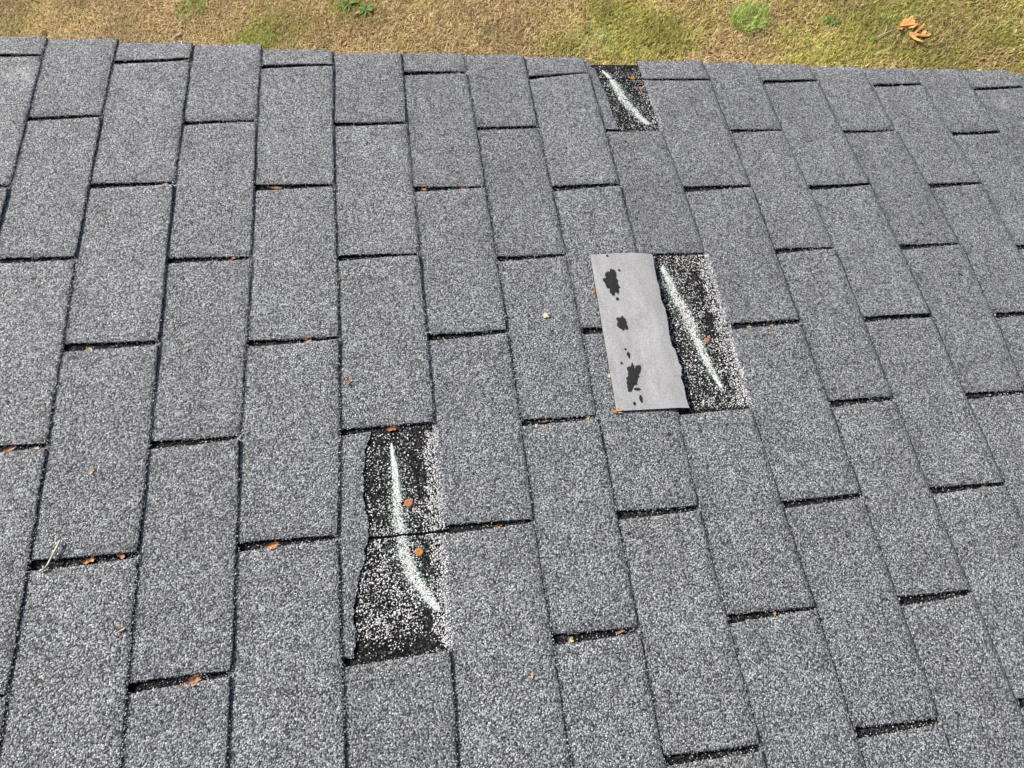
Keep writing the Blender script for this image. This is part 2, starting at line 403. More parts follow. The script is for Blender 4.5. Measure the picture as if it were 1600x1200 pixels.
def tube(pts, radii, seg=6):
    V, F = [], []
    n = len(pts)
    for i, p in enumerate(pts):
        p = Vector(p)
        d = (Vector(pts[min(i + 1, n - 1)]) - Vector(pts[max(i - 1, 0)])).normalized()
        a = d.orthogonal().normalized(); b = d.cross(a)
        for k in range(seg):
            t = 2 * math.pi * k / seg
            V.append(p + (a * math.cos(t) + b * math.sin(t)) * radii[i])
    for i in range(n - 1):
        for k in range(seg):
            F.append((i * seg + k, i * seg + (k + 1) % seg, (i + 1) * seg + (k + 1) % seg, (i + 1) * seg + k))
    F.append(tuple(range(seg - 1, -1, -1))); F.append(tuple((n - 1) * seg + k for k in range(seg)))
    return [tuple(v) for v in V], F

# ------------------------------------------------------------------ the roof
roof = empty('shingle_roof', (0, 0, 0), (0, PITCH, 0))
tag(roof, 'grey asphalt shingle roof slope with three missing tabs marked in chalk', 'roof')
COURSES = range(-6, 23)

V, F = box((-0.80, YMIN, -0.034), (2.95, 0.020, -THICK - 0.0035))
link('roof_deck', V, F, [M_FELT], roof)
V, F = box((-0.80, 0.0215, -0.16), (2.95, 0.040, -0.012))
link('rake_board', V, F, [M_WOOD], roof)

def slot_lines(c):
    """the rows where course c has a cutout, with y at its upper and butt end, in metres"""
    return {r: (a / 1000, b / 1000) for r, (a, b) in SLOTS[c].items()}
def slot_half(c, r, s):
    rnd = random.Random(c * 100 + r)
    w0 = 0.0064 + rnd.uniform(-0.0008, 0.0010)
    w1 = 0.0027 + rnd.uniform(-0.0012, 0.0014)
    if c == 9 and r == 0:
        w0, w1 = 0.0030, 0.0032
    if r <= 1:
        w0 *= 0.82
    return w0 + (w1 - w0) * s
def slot_y(c, r, s):
    a, b = slot_lines(c)[r]
    rnd = random.Random(c * 31 + r * 7)
    bow = rnd.uniform(-0.0016, 0.0016)
    return a + (b - a) * s + bow * math.sin(math.pi * s)

MISSING = {(4, 5): TEAR_A, (8, 3): 'flap', (8, -1): TEAR_C}
SCUFFS = {(-1, 0): (-18, -52), (15, 0): (1958, -52)}
flap_right = [p for p in FLAP if p[0] > 1020]
def make_tab(c, r_top, r_bot):
    """one tab of course c between two cutouts (r_top None: cut off at the rake)"""
    tear = MISSING.get((c, r_top if r_top is not None else -1))
    rnd = random.Random(c * 977 + (r_top if r_top is not None else -5) * 13)
    nx = 7 if tear is None else 4
    ylen = 0.3 if r_top is not None else 0.1
    ny = 26 if tear is None else 120
    if tear is None and r_top is None:
        ny = 14
    def top_y(s):
        return rake(c, s) + 0.0009 * noise.noise((c * 3.3 + s * 5, 2.2, 0.4)) if r_top is None else slot_y(c, r_top, s) - slot_half(c, r_top, s)
    def bot_y(s):
        return slot_y(c, r_bot, s) + slot_half(c, r_bot, s)
    lift = rnd.uniform(-0.0004, 0.0008)
    cup = rnd.uniform(-0.0010, 0.0012)
    cornera, cornerb = rnd.uniform(-0.0004, 0.0016), rnd.uniform(-0.0004, 0.0016)
    seed = rnd.uniform(0, 90)
    worn = rnd.uniform(0.0012, 0.0022) + 0.0018 * min(max((bound(c, -0.5) - 0.4) / 0.8, 0.0), 1.0)
    sx = [0, 0.05, 0.3, 0.6, 0.85, 0.91, 0.94, 0.965, 0.985, 1.0] if tear is None else [0, 0.2, 0.6, 0.94, 1.0]
    qy = [0.0, 0.004] + [0.004 + 0.992 * (j + 1) / (ny - 2) for j in range(ny - 3)] + [0.996, 1.0]
    qy = sorted(set([round(q, 5) for q in qy]))
    grid, Vt = [], []
    for j, q in enumerate(qy):
        row = []
        for i, s in enumerate(sx):
            y = top_y(s) * (1 - q) + bot_y(s) * q
            xl = bound(c, y) - 0.005
            if tear is None:
                xr = bound(c + 1, y)
                # blunt corners
                if q < 0.012 or q > 0.988:
                    xr -= 0.0012
            elif tear == 'flap':
                xr = poly_x(flap_right, y) - 0.0055
            else:
                xr = poly_x(tear, y) + 0.0032 * noise.noise((y * 110, 3.3, c)) + 0.0022 * noise.noise((y * 330, 8.3, c))
            x = xl + (xr - xl) * s
            z = course_top(c, x, y)
            if s > 0.05:
                k = min(max((x - bound(c, y)) / EXPO, 0), 1)
                z += k * k * (lift + cup * (2 * q - 1) ** 2 + (cornera * (1 - q) ** 6 + cornerb * q ** 6))
                z += 0.0006 * k * noise.noise((x * 22 + seed, y * 22, seed))
            if tear is None:
                e = max(0.0, (s - 0.89) / 0.11)
                z -= worn * e ** 2.2 + (0.0006 if s == 1.0 else 0.0)
            else:
                z -= 0.0016 * s * s
            if q < 0.002 or q > 0.998:
                z -= 0.0007
            row.append(len(Vt)); Vt.append((x, y, z))
        grid.append(row)
    F, mi, sm = [], [], []
    for j in range(len(qy) - 1):
        for i in range(len(sx) - 1):
            F.append((grid[j][i], grid[j + 1][i], grid[j + 1][i + 1], grid[j][i + 1])); mi.append(0); sm.append(tear is None)
    n0 = len(Vt)
    ring = [grid[0][i] for i in range(len(sx))] + [grid[j][-1] for j in range(1, len(qy))] + \
           [grid[-1][i] for i in range(len(sx) - 2, -1, -1)]
    low = {}
    for k in ring:
        x, y, z = Vt[k]
        low[k] = len(Vt)
        Vt.append((x, y, min(z - 0.0014, course_top(c, x, y) - THICK * 0.93)))
    for a, b2 in zip(ring, ring[1:]):
        F.append((a, b2, low[b2], low[a])); mi.append(1); sm.append(False)
    cy = (top_y(0.5) + bot_y(0.5)) / 2
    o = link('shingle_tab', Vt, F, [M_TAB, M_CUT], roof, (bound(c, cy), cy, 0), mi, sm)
    if tear is not None:
        o.name = 'torn_shingle_stub'
        o['label'] = 'narrow torn stub left where a shingle tab is missing'
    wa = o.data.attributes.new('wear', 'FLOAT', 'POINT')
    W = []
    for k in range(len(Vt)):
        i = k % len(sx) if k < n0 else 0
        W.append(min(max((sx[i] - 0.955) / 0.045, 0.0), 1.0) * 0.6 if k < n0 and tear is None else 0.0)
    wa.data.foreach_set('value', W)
    key = (c, r_top)
    if key in SCUFFS:
        sx0, sy0 = SCUFFS[key]
        o.data.materials[0] = granule_material('scuffed grey granules', TAB_STOPS, scuff=(sx0 / 1000 - bound(c, cy), sy0 / 1000 - cy, 0.002))
    return o

for c in COURSES:
    rows = sorted(slot_lines(c))
    make_tab(c, None, rows[0])
    for a, b in zip(rows, rows[1:]):
        make_tab(c, a, b)

# the covered upper half of every course, seen in the cutouts and where tabs are missing
JOINTS = {5: slot_lines(5)[6][0] - 0.002, 9: slot_lines(9)[0][0]}
def headlap(c, y_hi, y_lo):
    n = max(8, int((y_hi - y_lo) / 0.02))
    Vt, F = [], []
    for j in range(n + 1):
        y = y_hi + (y_lo - y_hi) * j / n
        xa, xb = bound(c - 1, y) - 0.004, bound(c, y) + 0.0015
        for s in (0, 0.5, 1):
            x = xa + (xb - xa) * s
            Vt.append((x, y, course_top(c, x, y) - 0.0004))
    for j in range(n):
        for i in range(2):
            F.append((j * 3 + i, j * 3 + 3 + i, j * 3 + 4 + i, j * 3 + 1 + i))
    loc = (bound(c, (y_hi + y_lo) / 2), (y_hi + y_lo) / 2, 0)
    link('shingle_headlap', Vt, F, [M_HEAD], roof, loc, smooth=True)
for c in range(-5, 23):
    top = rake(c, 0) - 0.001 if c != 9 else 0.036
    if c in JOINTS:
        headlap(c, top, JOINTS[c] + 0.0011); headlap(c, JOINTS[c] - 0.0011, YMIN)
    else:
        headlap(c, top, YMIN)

# loose and embedded mineral granules: real chips
OCT_V = np.array([(1, 0, 0), (-1, 0, 0), (0, 1, 0), (0, -1, 0), (0, 0, 1), (0, 0, -1)], float)
OCT_F = np.array([(0, 2, 4), (2, 1, 4), (1, 3, 4), (3, 0, 4), (2, 0, 5), (1, 2, 5), (3, 1, 5), (0, 3, 5)])
def chips(name, pts, size, tint, label=None, kind='stuff', flat=0.55):
    n = len(pts)
    pts = np.array(pts, float); size = np.broadcast_to(np.array(size, float), (n,))
    v = OCT_V[None] * (0.75 + 0.5 * rng.random((n, 6, 1))) * rng.uniform(0.7, 1.3, (n, 1, 3))
    ax = rng.uniform(-0.6, 0.6, (n, 2)); az = rng.uniform(0, 6.283, n)
    def rot(v, a, i, j):
        c, s = np.cos(a)[:, None], np.sin(a)[:, None]
        x, y = v[:, :, i].copy(), v[:, :, j].copy()
        v[:, :, i] = c * x - s * y; v[:, :, j] = s * x + c * y
    v[:, :, 2] *= flat
    rot(v, ax[:, 0], 0, 2); rot(v, ax[:, 1], 1, 2); rot(v, az, 0, 1)
    v = v * size[:, None, None] * 0.5 + pts[:, None, :]
    f = OCT_F[None] + (np.arange(n) * 6)[:, None, None]
    t = np.repeat(np.array(tint, float), 6, 0)
    loc = tuple(np.round(pts.mean(0), 3))
    o = link(name, v.reshape(-1, 3), f.reshape(-1, 3), [M_CHIP], roof, loc, tint=t)
    if kind: o['kind'] = kind
    if label: o['label'] = label
    return o
def chip_tint(n, lo=0.45, hi=0.85, dark=0.0):
    v = rng.uniform(lo, hi, n)
    v[rng.random(n) < dark] *= 0.3
    w = rng.normal(0, 0.02, n)
    return np.clip(np.stack([v * (1 + w), v, v * (1 - w)], 1), 0.01, 0.92)

BAREM = [(x / 1000, y / 1000) for x, y in BARE]
def field(c, poly, y_hi, y_lo, n, base, band, bw=0.011, bright=1.0):
    pts, sz = [], []
    for _ in range(n):
        y = random.uniform(y_lo, y_hi)
        xl = (poly_x(poly, y) if poly != 'flap' else poly_x(flap_right, y)) + 0.002
        xr = bound(c, y) + 0.007
        if c in JOINTS and abs(y - JOINTS[c]) < 0.0018:
            continue
        x = random.uniform(xl, xr)
        q = base(x, y)
        d = bound(c, y) - x
        q += band * math.exp(-((d - 0.006) / bw) ** 2) if d > -0.002 else max(0.0, 0.55 + 110 * (d + 0.002)) - q
        bare = 1.0
        for bx, by in BAREM:
            rr = ((x - bx) / 0.0085) ** 2 + ((y - by) / 0.017) ** 2
            bare *= 1 - math.exp(-rr * rr)
        q *= 0.12 + 0.88 * bare
        q *= 0.55 + 0.9 * max(0.0, noise.noise((x * 60, y * 60, 2.0)) + 0.5)
        if random.random() < q:
            pts.append((x, y, course_top(c, x, y) + 0.0002 + random.uniform(0, 0.0004)))
            sz.append(random.choice((0.0009, 0.0012, 0.0015, 0.0018, 0.0022, 0.0027)))
    return pts, sz
P, S = field(5, TEAR_A, -0.766, -1.064, 14000,
             lambda x, y: (0.22 + 0.30 * min(1, max(0, (-y - 0.86) / 0.10))) * (0.25 if y < -1.045 else 1.0), 1.1)
chips('granules', P, S, chip_tint(len(P), 0.38, 0.88))
P, S = field(8 + 1, 'flap', -0.459, -0.756, 11500, lambda x, y: 0.34, 1.35, 0.012)
chips('granules', P, S, chip_tint(len(P), 0.38, 0.88))
P, S = field(8 + 1, TEAR_C, 0.030, -0.153, 4600, lambda x, y: 0.30 if y < 0.01 else 0.14, 0.3, 0.014)
chips('granules', P, S, chip_tint(len(P), 0.35, 0.75))
# the few granules lying in the cutouts
P, S = [], []
for c in COURSES:
    if c > 21: continue
    for r in slot_lines(c):
        for _ in range(64):
            s = random.random() ** 0.62
            y = slot_y(c, r, s) + random.uniform(-1, 1) * slot_half(c, r, s)
            x = bound(c, y) + s * (bound(c + 1, y) - bound(c, y))
            P.append((x, y, course_top(c + 1, x, y) + 0.0002)); S.append(random.choice((0.0012, 0.0016, 0.002)))
chips('granules', P, S, chip_tint(len(P), 0.12, 0.70))

# granules along the butt edges and the rims of the cutouts
P, S = [], []
for c in COURSES:
    if c > 21: continue
    gaps = [(4, 5), (8, 3), (8, -1)]
    for _ in range(1500 if c < 5 else 900 if c < 8 else 420):
        y = random.uniform(-1.45, 0.045)
        r = -y / 0.1524
        if any(c == gc and (gr - 0.1 < r < gr + 2.1) for gc, gr in gaps): continue
        x = bound(c + 1, y) + random.gauss(0.0, 0.0011)
        P.append((x, y, course_top(c, x, y) - random.uniform(0.0012, 0.0030) if x < bound(c + 1, y) + 0.0004 else course_top(c + 1, x, y) + 0.0004))
        S.append(random.choice((0.0013, 0.0017, 0.0022, 0.0027)))
    for r in slot_lines(c):
        if -r * 0.1524 < -1.45: continue
        for _ in range(150):
            q = random.random(); sg = random.choice((-1, 1))
            y = slot_y(c, r, q) + sg * (slot_half(c, r, q) + random.gauss(0.0, 0.0008))
            x = bound(c, y) + q * (bound(c + 1, y) - bound(c, y))
            if any(c == gc and ((r == gr and sg < 0) or (r == gr + 2 and sg > 0)) for gc, gr in gaps): continue
            P.append((x, y, course_top(c, x, y) - random.uniform(0.0006, 0.0016))); S.append(random.choice((0.0012, 0.0016, 0.0021, 0.0025)))
chips('granules', P, S, chip_tint(len(P), 0.05, 0.50))

def chalk(c, poly, widths, n):
    p = np.array(poly, float) / 1000
    seg = np.linalg.norm(np.diff(p, axis=0), axis=1); cum = np.r_[0, np.cumsum(seg)]
    P, S, T = [], [], []
    for _ in range(n):
        d = random.random() * cum[-1]
        x = np.interp(d, cum, p[:, 0]); y = np.interp(d, cum, p[:, 1])
        w = np.interp(d / cum[-1], np.linspace(0, 1, len(widths)), widths) / 1000
        k = random.gauss(0, 0.42) * (1.0 if random.random() < 0.72 else 2.2)
        if noise.noise((x * 90 + k * 2, y * 90, c + 0.5)) < -0.22 and random.random() < 0.5: continue
        x += k * w * 1.0; y += random.gauss(0, 0.002)
        if c in JOINTS and abs(y - JOINTS[c]) < 0.0013: continue
        P.append((x, y, course_top(c, x, y) + 0.0006 + random.uniform(0, 0.0006)))
        S.append(random.choice((0.0009, 0.0012, 0.0015, 0.0019)) * (1.0 if abs(k) < 0.6 else 0.75))
        v = random.uniform(0.68, 0.88)
        T.append((v * 0.97, v, v * 0.98) if abs(k) < 0.62 else (v * 0.50, v * 0.70, v * 0.64))
    o = chips('chalk_mark', P, S, T, kind=None)
    return o
tag(chalk(5, CHALK_A, (2, 6, 8, 10, 11, 13, 14, 14, 7), 5600), 'long curved white chalk stroke crossing the joint of the lower bare patch')
tag(chalk(9, CHALK_B, (6, 12, 15, 16, 13, 10, 4), 4800), 'white chalk stroke beside the turned over grey tab')
tag(chalk(9, CHALK_C, (3, 11, 16, 17, 14, 9), 3600), 'short white chalk stroke at the roof edge')

def nail(i, x, y, c, mt, rad):
    z = course_top(c, x, y) + 0.0001
    V, F = [], []
    rings = [(1.0, 0.0), (1.0, 0.0009), (0.8, 0.0015), (0.45, 0.0013), (0.0, 0.0012)]
    n = 14
    for rr, h in rings[:-1]:
        for k in range(n):
            t = 2 * math.pi * k / n
            w = 1 + 0.05 * math.sin(3 * t + i)
            V.append((x + rad * rr * w * math.cos(t), y + rad * rr * w * math.sin(t), z + h))
    V.append((x, y, z + rings[-1][1]))
    for a in range(len(rings) - 2):
        for k in range(n):
            F.append((a * n + k, a * n + (k + 1) % n, (a + 1) * n + (k + 1) % n, (a + 1) * n + k))
    a = (len(rings) - 2) * n
    for k in range(n):
        F.append((a + k, a + (k + 1) % n, len(V) - 1))
    return link('roofing_nail', V, F, [mt], roof, (x, y, z), smooth=False)
for i, ((x, y), c, mt, rad) in enumerate(zip(NAILS, (5, 5, 9, 9, 9), (M_RUST, M_RUST2, M_RUST, M_RUST2, M_RUST), (0.0058, 0.0056, 0.0046, 0.005, 0.0042))):
    nail(i, x / 1000, y / 1000, c, mt, rad)

# ------------------------------------------------------------------ things lying on the roof
def on_roof(x, y, z):
    return Matrix.Rotation(PITCH, 4, 'Y') @ Vector((x, y, z))
def roof_z(x, y):
    """highest surface of the shingles at a spot"""
    for c in COURSES:
        if bound(c, y) <= x < bound(c + 1, y):
            return course_top(c, x, y)
    return 0.0
def in_slot(x, y):
    for c in COURSES:
        if bound(c, y) <= x < bound(c + 1, y):
            s = (x - bound(c, y)) / EXPO
            for r in slot_lines(c):
                if abs(y - slot_y(c, r, s)) < 0.011:
                    return course_top(c + 1, x, y), slot_y(c, r, s)
    return None

# the torn tab, turned over, backing up
flap = empty('torn_shingle_tab', on_roof(0.975, -0.605, 0.002), (0, PITCH, 0))
tag(flap, 'torn shingle tab lying turned over, pale grey backing up, beside the middle chalk stroke', 'shingle')
def dense(poly, step):
    out = []
    for (x0, y0), (x1, y1) in zip(poly, poly[1:] + poly[:1]):
        n = max(1, int(math.hypot(x1 - x0, y1 - y0) / step))
        for k in range(n):
            out.append((x0 + (x1 - x0) * k / n, y0 + (y1 - y0) * k / n))
    return out
def flap_z(x, y):
    edge = bound(8, y)
    return THICK * min((x - bound(7, y)) / EXPO, 1.0) + 0.0005 - 0.0016 * min(max((x - edge) / 0.016, 0.0), 1.0)
def flap_mesh():
    Vt, F, mi = [], [], []
    ny, nx = 110, 6
    ytop = lambda s: -0.459 + (0.0022 * math.sin(math.pi * s)) + 0.0012 * noise.noise((s * 6, 1.1, 0))
    ybot = lambda s: -0.754 - 0.002 * s + 0.0007 * noise.noise((s * 5, 7.1, 0))
    def xl(y):
        return 0.9265 + 0.0 * y - 0.012 * min(max((-y - 0.46) / 0.29, 0), 1) + 0.0006 * noise.noise((y * 50, 0.3, 9))
    def xr(y):
        return poly_x(flap_right, y) + 0.0016 * noise.noise((y * 190, 5.1, 2)) + 0.0014 * noise.noise((y * 420, 2.1, 7))
    G = []
    for j in range(ny + 1):
        q = j / ny; row = []
        for i in range(nx + 1):
            s = i / nx
            y = ytop(s) * (1 - q) + ybot(s) * q
            x = xl(y) + (xr(y) - xl(y)) * s
            row.append(len(Vt)); Vt.append((x, y, flap_z(x, y) + 0.0025 + 0.0005 * noise.noise((x * 30, y * 30, 4))))
        G.append(row)
    for j in range(ny):
        for i in range(nx):
            F.append((G[j][i], G[j + 1][i], G[j + 1][i + 1], G[j][i + 1])); mi.append(0)
    ring = [G[0][i] for i in range(nx + 1)] + [G[j][nx] for j in range(1, ny + 1)] + [G[ny][i] for i in range(nx - 1, -1, -1)] + [G[j][0] for j in range(ny - 1, 0, -1)]
    low = {}
    for k in ring:
        x, y, z = Vt[k]; low[k] = len(Vt); Vt.append((x, y, z - 0.0025))
    rim = {}
    for k in ring:
        rim[k] = len(Vt); Vt.append(Vt[k])
    for a, b in zip(ring, ring[1:] + ring[:1]):
        F.append((rim[a], rim[b], low[b], low[a])); mi.append(1)
    return Vt, F, mi
inv = Vector((0.975, -0.605, 0.002))
V, F, mi = flap_mesh()
V = [tuple(Vector(v) - inv) for v in V]
link('backing_sheet', V, F, [M_BACK, M_CUT], flap, fmat=mi, smooth=[k == 0 for k in mi])
SPOT_SIZE = [(0.0125, 0.0225), (0.0085, 0.014), (0.0105, 0.0215), (0.0022, 0.0028), (0.0014, 0.002), (0.0022, 0.0055), (0.0016, 0.002),
             (0.0042, 0.0022), (0.0018, 0.002), (0.0018, 0.0062), (0.0016, 0.0028), (0.0016, 0.002)]
for i, ((x, y), (rx, ry)) in enumerate(zip(SPOTS, SPOT_SIZE)):
    x, y = x / 1000, y / 1000
    n = 90 if rx > 0.006 else 20
    top, low, ctr = [], [], (x, y, flap_z(x, y) + 0.0036)
    for k in range(n):
        t = 2 * math.pi * k / n
        ct, st = math.cos(t), math.sin(t)
        w = 1.06 + 0.50 * noise.noise((ct * 1.3 + i * 9, st * 1.3, i * 3.1)) + 0.30 * noise.noise((ct * 2.6 + i * 5, st * 2.6, i)) \
            - (0.42 * abs(noise.noise((ct * 4.5 + i, st * 4.5, i * 2.7))) if n > 20 else 0)
        px, py = x + rx * w * math.cos(t) - (0.25 * ry * math.sin(t) * w if i == 2 else 0) * -1, y + ry * w * math.sin(t)
        top.append((px, py, flap_z(px, py) + 0.0033)); low.append((px, py, flap_z(px, py) + 0.0019))
    Vt = top + low + [ctr]
    F = [(k, (k + 1) % n, 2 * n) for k in range(n)] + [(k, n + k, n + (k + 1) % n, (k + 1) % n) for k in range(n)]
    link('sealant_spot', [tuple(Vector(v) - inv) for v in Vt], F, [M_SEAL], flap)

# leaf scraps: a jagged curled blade, thick enough to have an edge
def scrap_mesh(lx, ly, seed, curl=0.35, shred=0.35):
    rnd = random.Random(seed)
    n = 22
    out = []
    for k in range(n):
        t = 2 * math.pi * k / n
        w = 1 + rnd.uniform(-shred, shred)
        out.append((lx / 2 * w * math.cos(t), ly / 2 * w * math.sin(t)))
    def z(x, y):
        return curl * (y * y / (ly * 0.5) + 0.35 * x * x / (lx * 0.5)) + 0.12 * ly * noise.noise((x * 240, y * 240, seed))
    th = 0.00045
    pts = out + [(a * 0.5, b * 0.5) for a, b in out] + [(0, 0)]
    z0 = min(z(a, b) for a, b in pts)
    V = [(a, b, z(a, b) - z0 + th) for a, b in pts] + [(a, b, z(a, b) - z0) for a, b in pts]
    N = len(pts); F = []
    for k in range(n):
        k2 = (k + 1) % n
        F += [(k, k2, n + k2, n + k), (n + k, n + k2, 2 * n)]
        F += [(N + k2, N + k, N + n + k, N + n + k2), (N + n + k2, N + n + k, N + 2 * n)]
        F.append((k, N + k, N + k2, k2))
    return V, F
SCRAPS = [
    (242, 0, 14, 6, 10, 'red', 'small reddish leaf scrap in the top row cutout, second shingle column from the left edge'),
    (-2, -301, 14, 5, 0, 'red', 'dull leaf scrap in the cutout cropped by the left picture edge'),
    (233, -299, 12, 6, 20, 'pale', 'pale leaf crumb at the right end of the second cutout from the left, third row'),
    (407, -304, 22, 4, -5, 'orange', 'thin orange leaf shreds along the third row cutout above the long brown seam'),
    (347, -451, 7, 6, 0, 'red', 'tiny red leaf crumb in the cutout of the fourth row, left part'),
    (160, -608, 10, 6, -35, 'pale', 'small pale triangular leaf bit in the left cutout of the fifth row'),
    (460, -609, 12, 6, 15, 'orange', 'little orange leaf bit near the right end of the fifth row cutout'),
    (578, -760, 18, 7, 3, 'red', 'curled reddish leaf piece at the top of the lower bare patch'),
    (83, -758, 16, 6, 8, 'red', 'flat brown leaf piece in the cutout at the left edge, seventh row'),
    (114, -759, 13, 6, 12, 'pale', 'pale leaf bit beside a brown one in the cutout at the left edge'),
    (200, -915, 18, 8, 20, 'orange', 'bent orange leaf scrap in the same cutout as the twig'),
    (236, -913, 10, 6, -40, 'red', "small frayed leaf bit at the right end of the twig's cutout"),
    (417, -916, 21, 8, 6, 'orange', 'wide flat orange leaf scrap in the cutout left of the lower bare patch'),
    (711, -917, 14, 6, 10, 'orange', 'small frayed orange leaf in the cutout right of the long chalk stroke'),
    (332, -1070, 23, 10, 18, 'orange', 'largest orange leaf scrap, in the cutout near the bottom left'),
    (789, -1072, 7, 8, 60, 'pale', 'tiny ring-shaped pale leaf curl in the cutout right of the lower bare patch'),
    (858, -1069, 12, 5, 15, 'orange', 'thin orange leaf bit near the right end of the cutout below the torn tab'),
    (722, -306, 12, 6, 5, 'red', 'pinkish leaf scrap in the third row cutout near the centre'),
    (655, -307, 9, 5, -20, 'orange', 'orange leaf crumb at the left end of the third row central cutout'),
    (1217, -610, 10, 6, 10, 'orange', 'orange leaf crumb in the cutout right of the middle chalk stroke'),
    (1177, -610, 9, 4, 0, 'pale', 'pale leaf crumb left of an orange one beside the middle chalk stroke'),
    (1478, -920, 10, 6, 20, 'pale', 'pale orange leaf bit in the cutout near the right picture edge'),
    (913, -753, 20, 8, -12, 'orange', 'orange leaf piece at the lower left corner of the turned over tab'),
    (919, -532, 6, 9, 10, 'orange', 'small orange leaf bit against the upper left side of the turned over tab'),
    (915, -692, 6, 9, -10, 'pale', 'small pale leaf bit against the lower left side of the turned over tab'),
    (188, -797, 6, 9, 0, 'pale', 'lone yellowish leaf speck on a shingle in the left part of the roof'),
    (291, -616, 4, 10, 0, 'pale', 'narrow tan leaf speck on a shingle left of centre'),
    (248, -1003, 14, 4, 30, 'pale', 'slender pinkish leaf shred on a shingle in the lower left'),
    (832, -578, 12, 11, 0, 'buff', 'small round buff lichen spot on a shingle above the centre'),
    (508, -496, 4, 9, 0, 'red', 'tiny rusty leaf speck on the course edge above the lower bare patch'),
    (519, -682, 6, 12, -30, 'orange', 'little orange leaf curl on the shingle just above the lower bare patch'),
    (733, -1110, 5, 8, -25, 'pale', 'yellow-green leaf speck on a shingle at the bottom centre'),
    (1719, -7, 6, 4, 0, 'pale', 'tiny pale leaf crumb in the top row cutout near the right corner'),
    (741, -11, 9, 4, 5, 'red', 'reddish leaf crumb in the top row cutout near the centre'),
    (801, -762, 11, 4, 5, 'red', 'brown leaf sliver at the middle of the cutout left of the turned over tab'),
    (868, -762, 8, 6, 30, 'pale', 'pale leaf bit at the right end of the cutout left of the turned over tab'),
    (1030, -11, 7, 4, 0, 'pale', 'pale crumb under the left end of the topmost chalk patch'),
    (1078, -1074, 5, 5, 0, 'orange', 'orange leaf crumb in the lower right cutout beneath a plain shingle'),
]
for i, (x, y, L, W, ang, mk, lab) in enumerate(SCRAPS):
    x, y, L, W = x / 1000, y / 1000, L / 1150, W / 1150
    sl = in_slot(x, y)
    if sl is not None and W < 0.011:
        z = sl[0] + 0.0012
        if abs(y - sl[1]) > 0.004: y = sl[1]
    else:
        z = roof_z(x, y) + 0.0008
    V, F = scrap_mesh(L, W, i * 3 + 1, 0.5 if mk != 'buff' else -0.06, 0.52)
    name = 'leaf_scrap' if mk != 'buff' else 'lichen_spot'
    o = link(name, V, F, [M_LEAF[mk]])
    o.matrix_world = Matrix.Translation(on_roof(x, y, z)) @ Matrix.Rotation(PITCH, 4, 'Y') @ Matrix.Rotation(math.radians(ang), 4, 'Z')
    tag(o, lab, 'leaf scrap' if mk != 'buff' else 'lichen', 'leaf scraps caught on the roof' if mk != 'buff' else None)

# the pale twig across a cutout
tw = [(x / 1000, y / 1000) for x, y in TWIG]
pts = [(0.147, -0.9235), (0.1515, -0.9215), (0.1545, -0.9165), (0.158, -0.908), (0.1605, -0.901), (0.163, -0.894), (0.1645, -0.888)]
hs = [0.0030, 0.0036, 0.0044, 0.0052, 0.0054, 0.0052, 0.0056]
base = Vector((0.157, -0.905, 0.003))
V, F = tube([tuple(Vector((x, y, h)) - base) for (x, y), h in zip(pts, hs)], [0.0016, 0.0012, 0.0010, 0.0011, 0.0012, 0.0017, 0.0010])
V2, F2 = tube([tuple(Vector(p) - base) for p in ((0.163, -0.894, 0.0054), (0.1605, -0.8905, 0.0060), (0.159, -0.8895, 0.0058))], [0.0013, 0.0011, 0.0007], 5)
F += [tuple(k + len(V) for k in f) for f in F2]; V += V2
V2, F2 = tube([tuple(Vector(p) - base) for p in ((0.1515, -0.9215, 0.0036), (0.1495, -0.9185, 0.0040), (0.1482, -0.9175, 0.0042))], [0.0012, 0.0010, 0.0007], 5)
F += [tuple(k + len(V) for k in f) for f in F2]; V += V2
o = link('twig', V, F, [M_LEAF['twig']], smooth=True)
o.matrix_world = Matrix.Translation(on_roof(*base)) @ Matrix.Rotation(PITCH, 4, 'Y')
tag(o, 'short pale twig lying across the cutout near the lower left corner', 'twig')

# ------------------------------------------------------------------ the lawn
GZ = -2.55
mt, nt, b = new_mat('thatch and soil', 0.95, 0.1)
tc = nd(nt, 'ShaderNodeTexCoord')
n1 = nd(nt, 'ShaderNodeTexNoise', i_Scale=1.1, i_Detail=5.0); nt.links.new(tc.outputs['Object'], n1.inputs['Vector'])
n2 = nd(nt, 'ShaderNodeTexNoise', i_Scale=60.0, i_Detail=6.0, i_Roughness=0.7); nt.links.new(tc.outputs['Object'], n2.inputs['Vector'])
c1 = ramp(nt, [(0.35, (0.15, 0.095, 0.045)), (0.60, (0.13, 0.10, 0.035)), (0.7, (0.085, 0.10, 0.02))], n1.outputs['Fac'])
c2 = ramp(nt, [(0.3, g(0.45)), (0.7, g(1.5))], n2.outputs['Fac'])
nt.links.new(mixc(nt, 1.0, c1, c2, 'MULTIPLY'), b.inputs['Base Color'])
bp = nd(nt, 'ShaderNodeBump'); bp.inputs['Distance'].default_value = 0.03; nt.links.new(n2.outputs['Fac'], bp.inputs['Height'])
nt.links.new(bp.outputs[0], b.inputs['Normal'])
o = link('lawn_ground', [(-120, -120, 0), (120, -120, 0), (120, 120, 0), (-120, 120, 0)], [(0, 1, 2, 3)], [mt], loc=(0, 0, 0))
o.location = (0, 0, GZ)
tag(o, kind='structure')

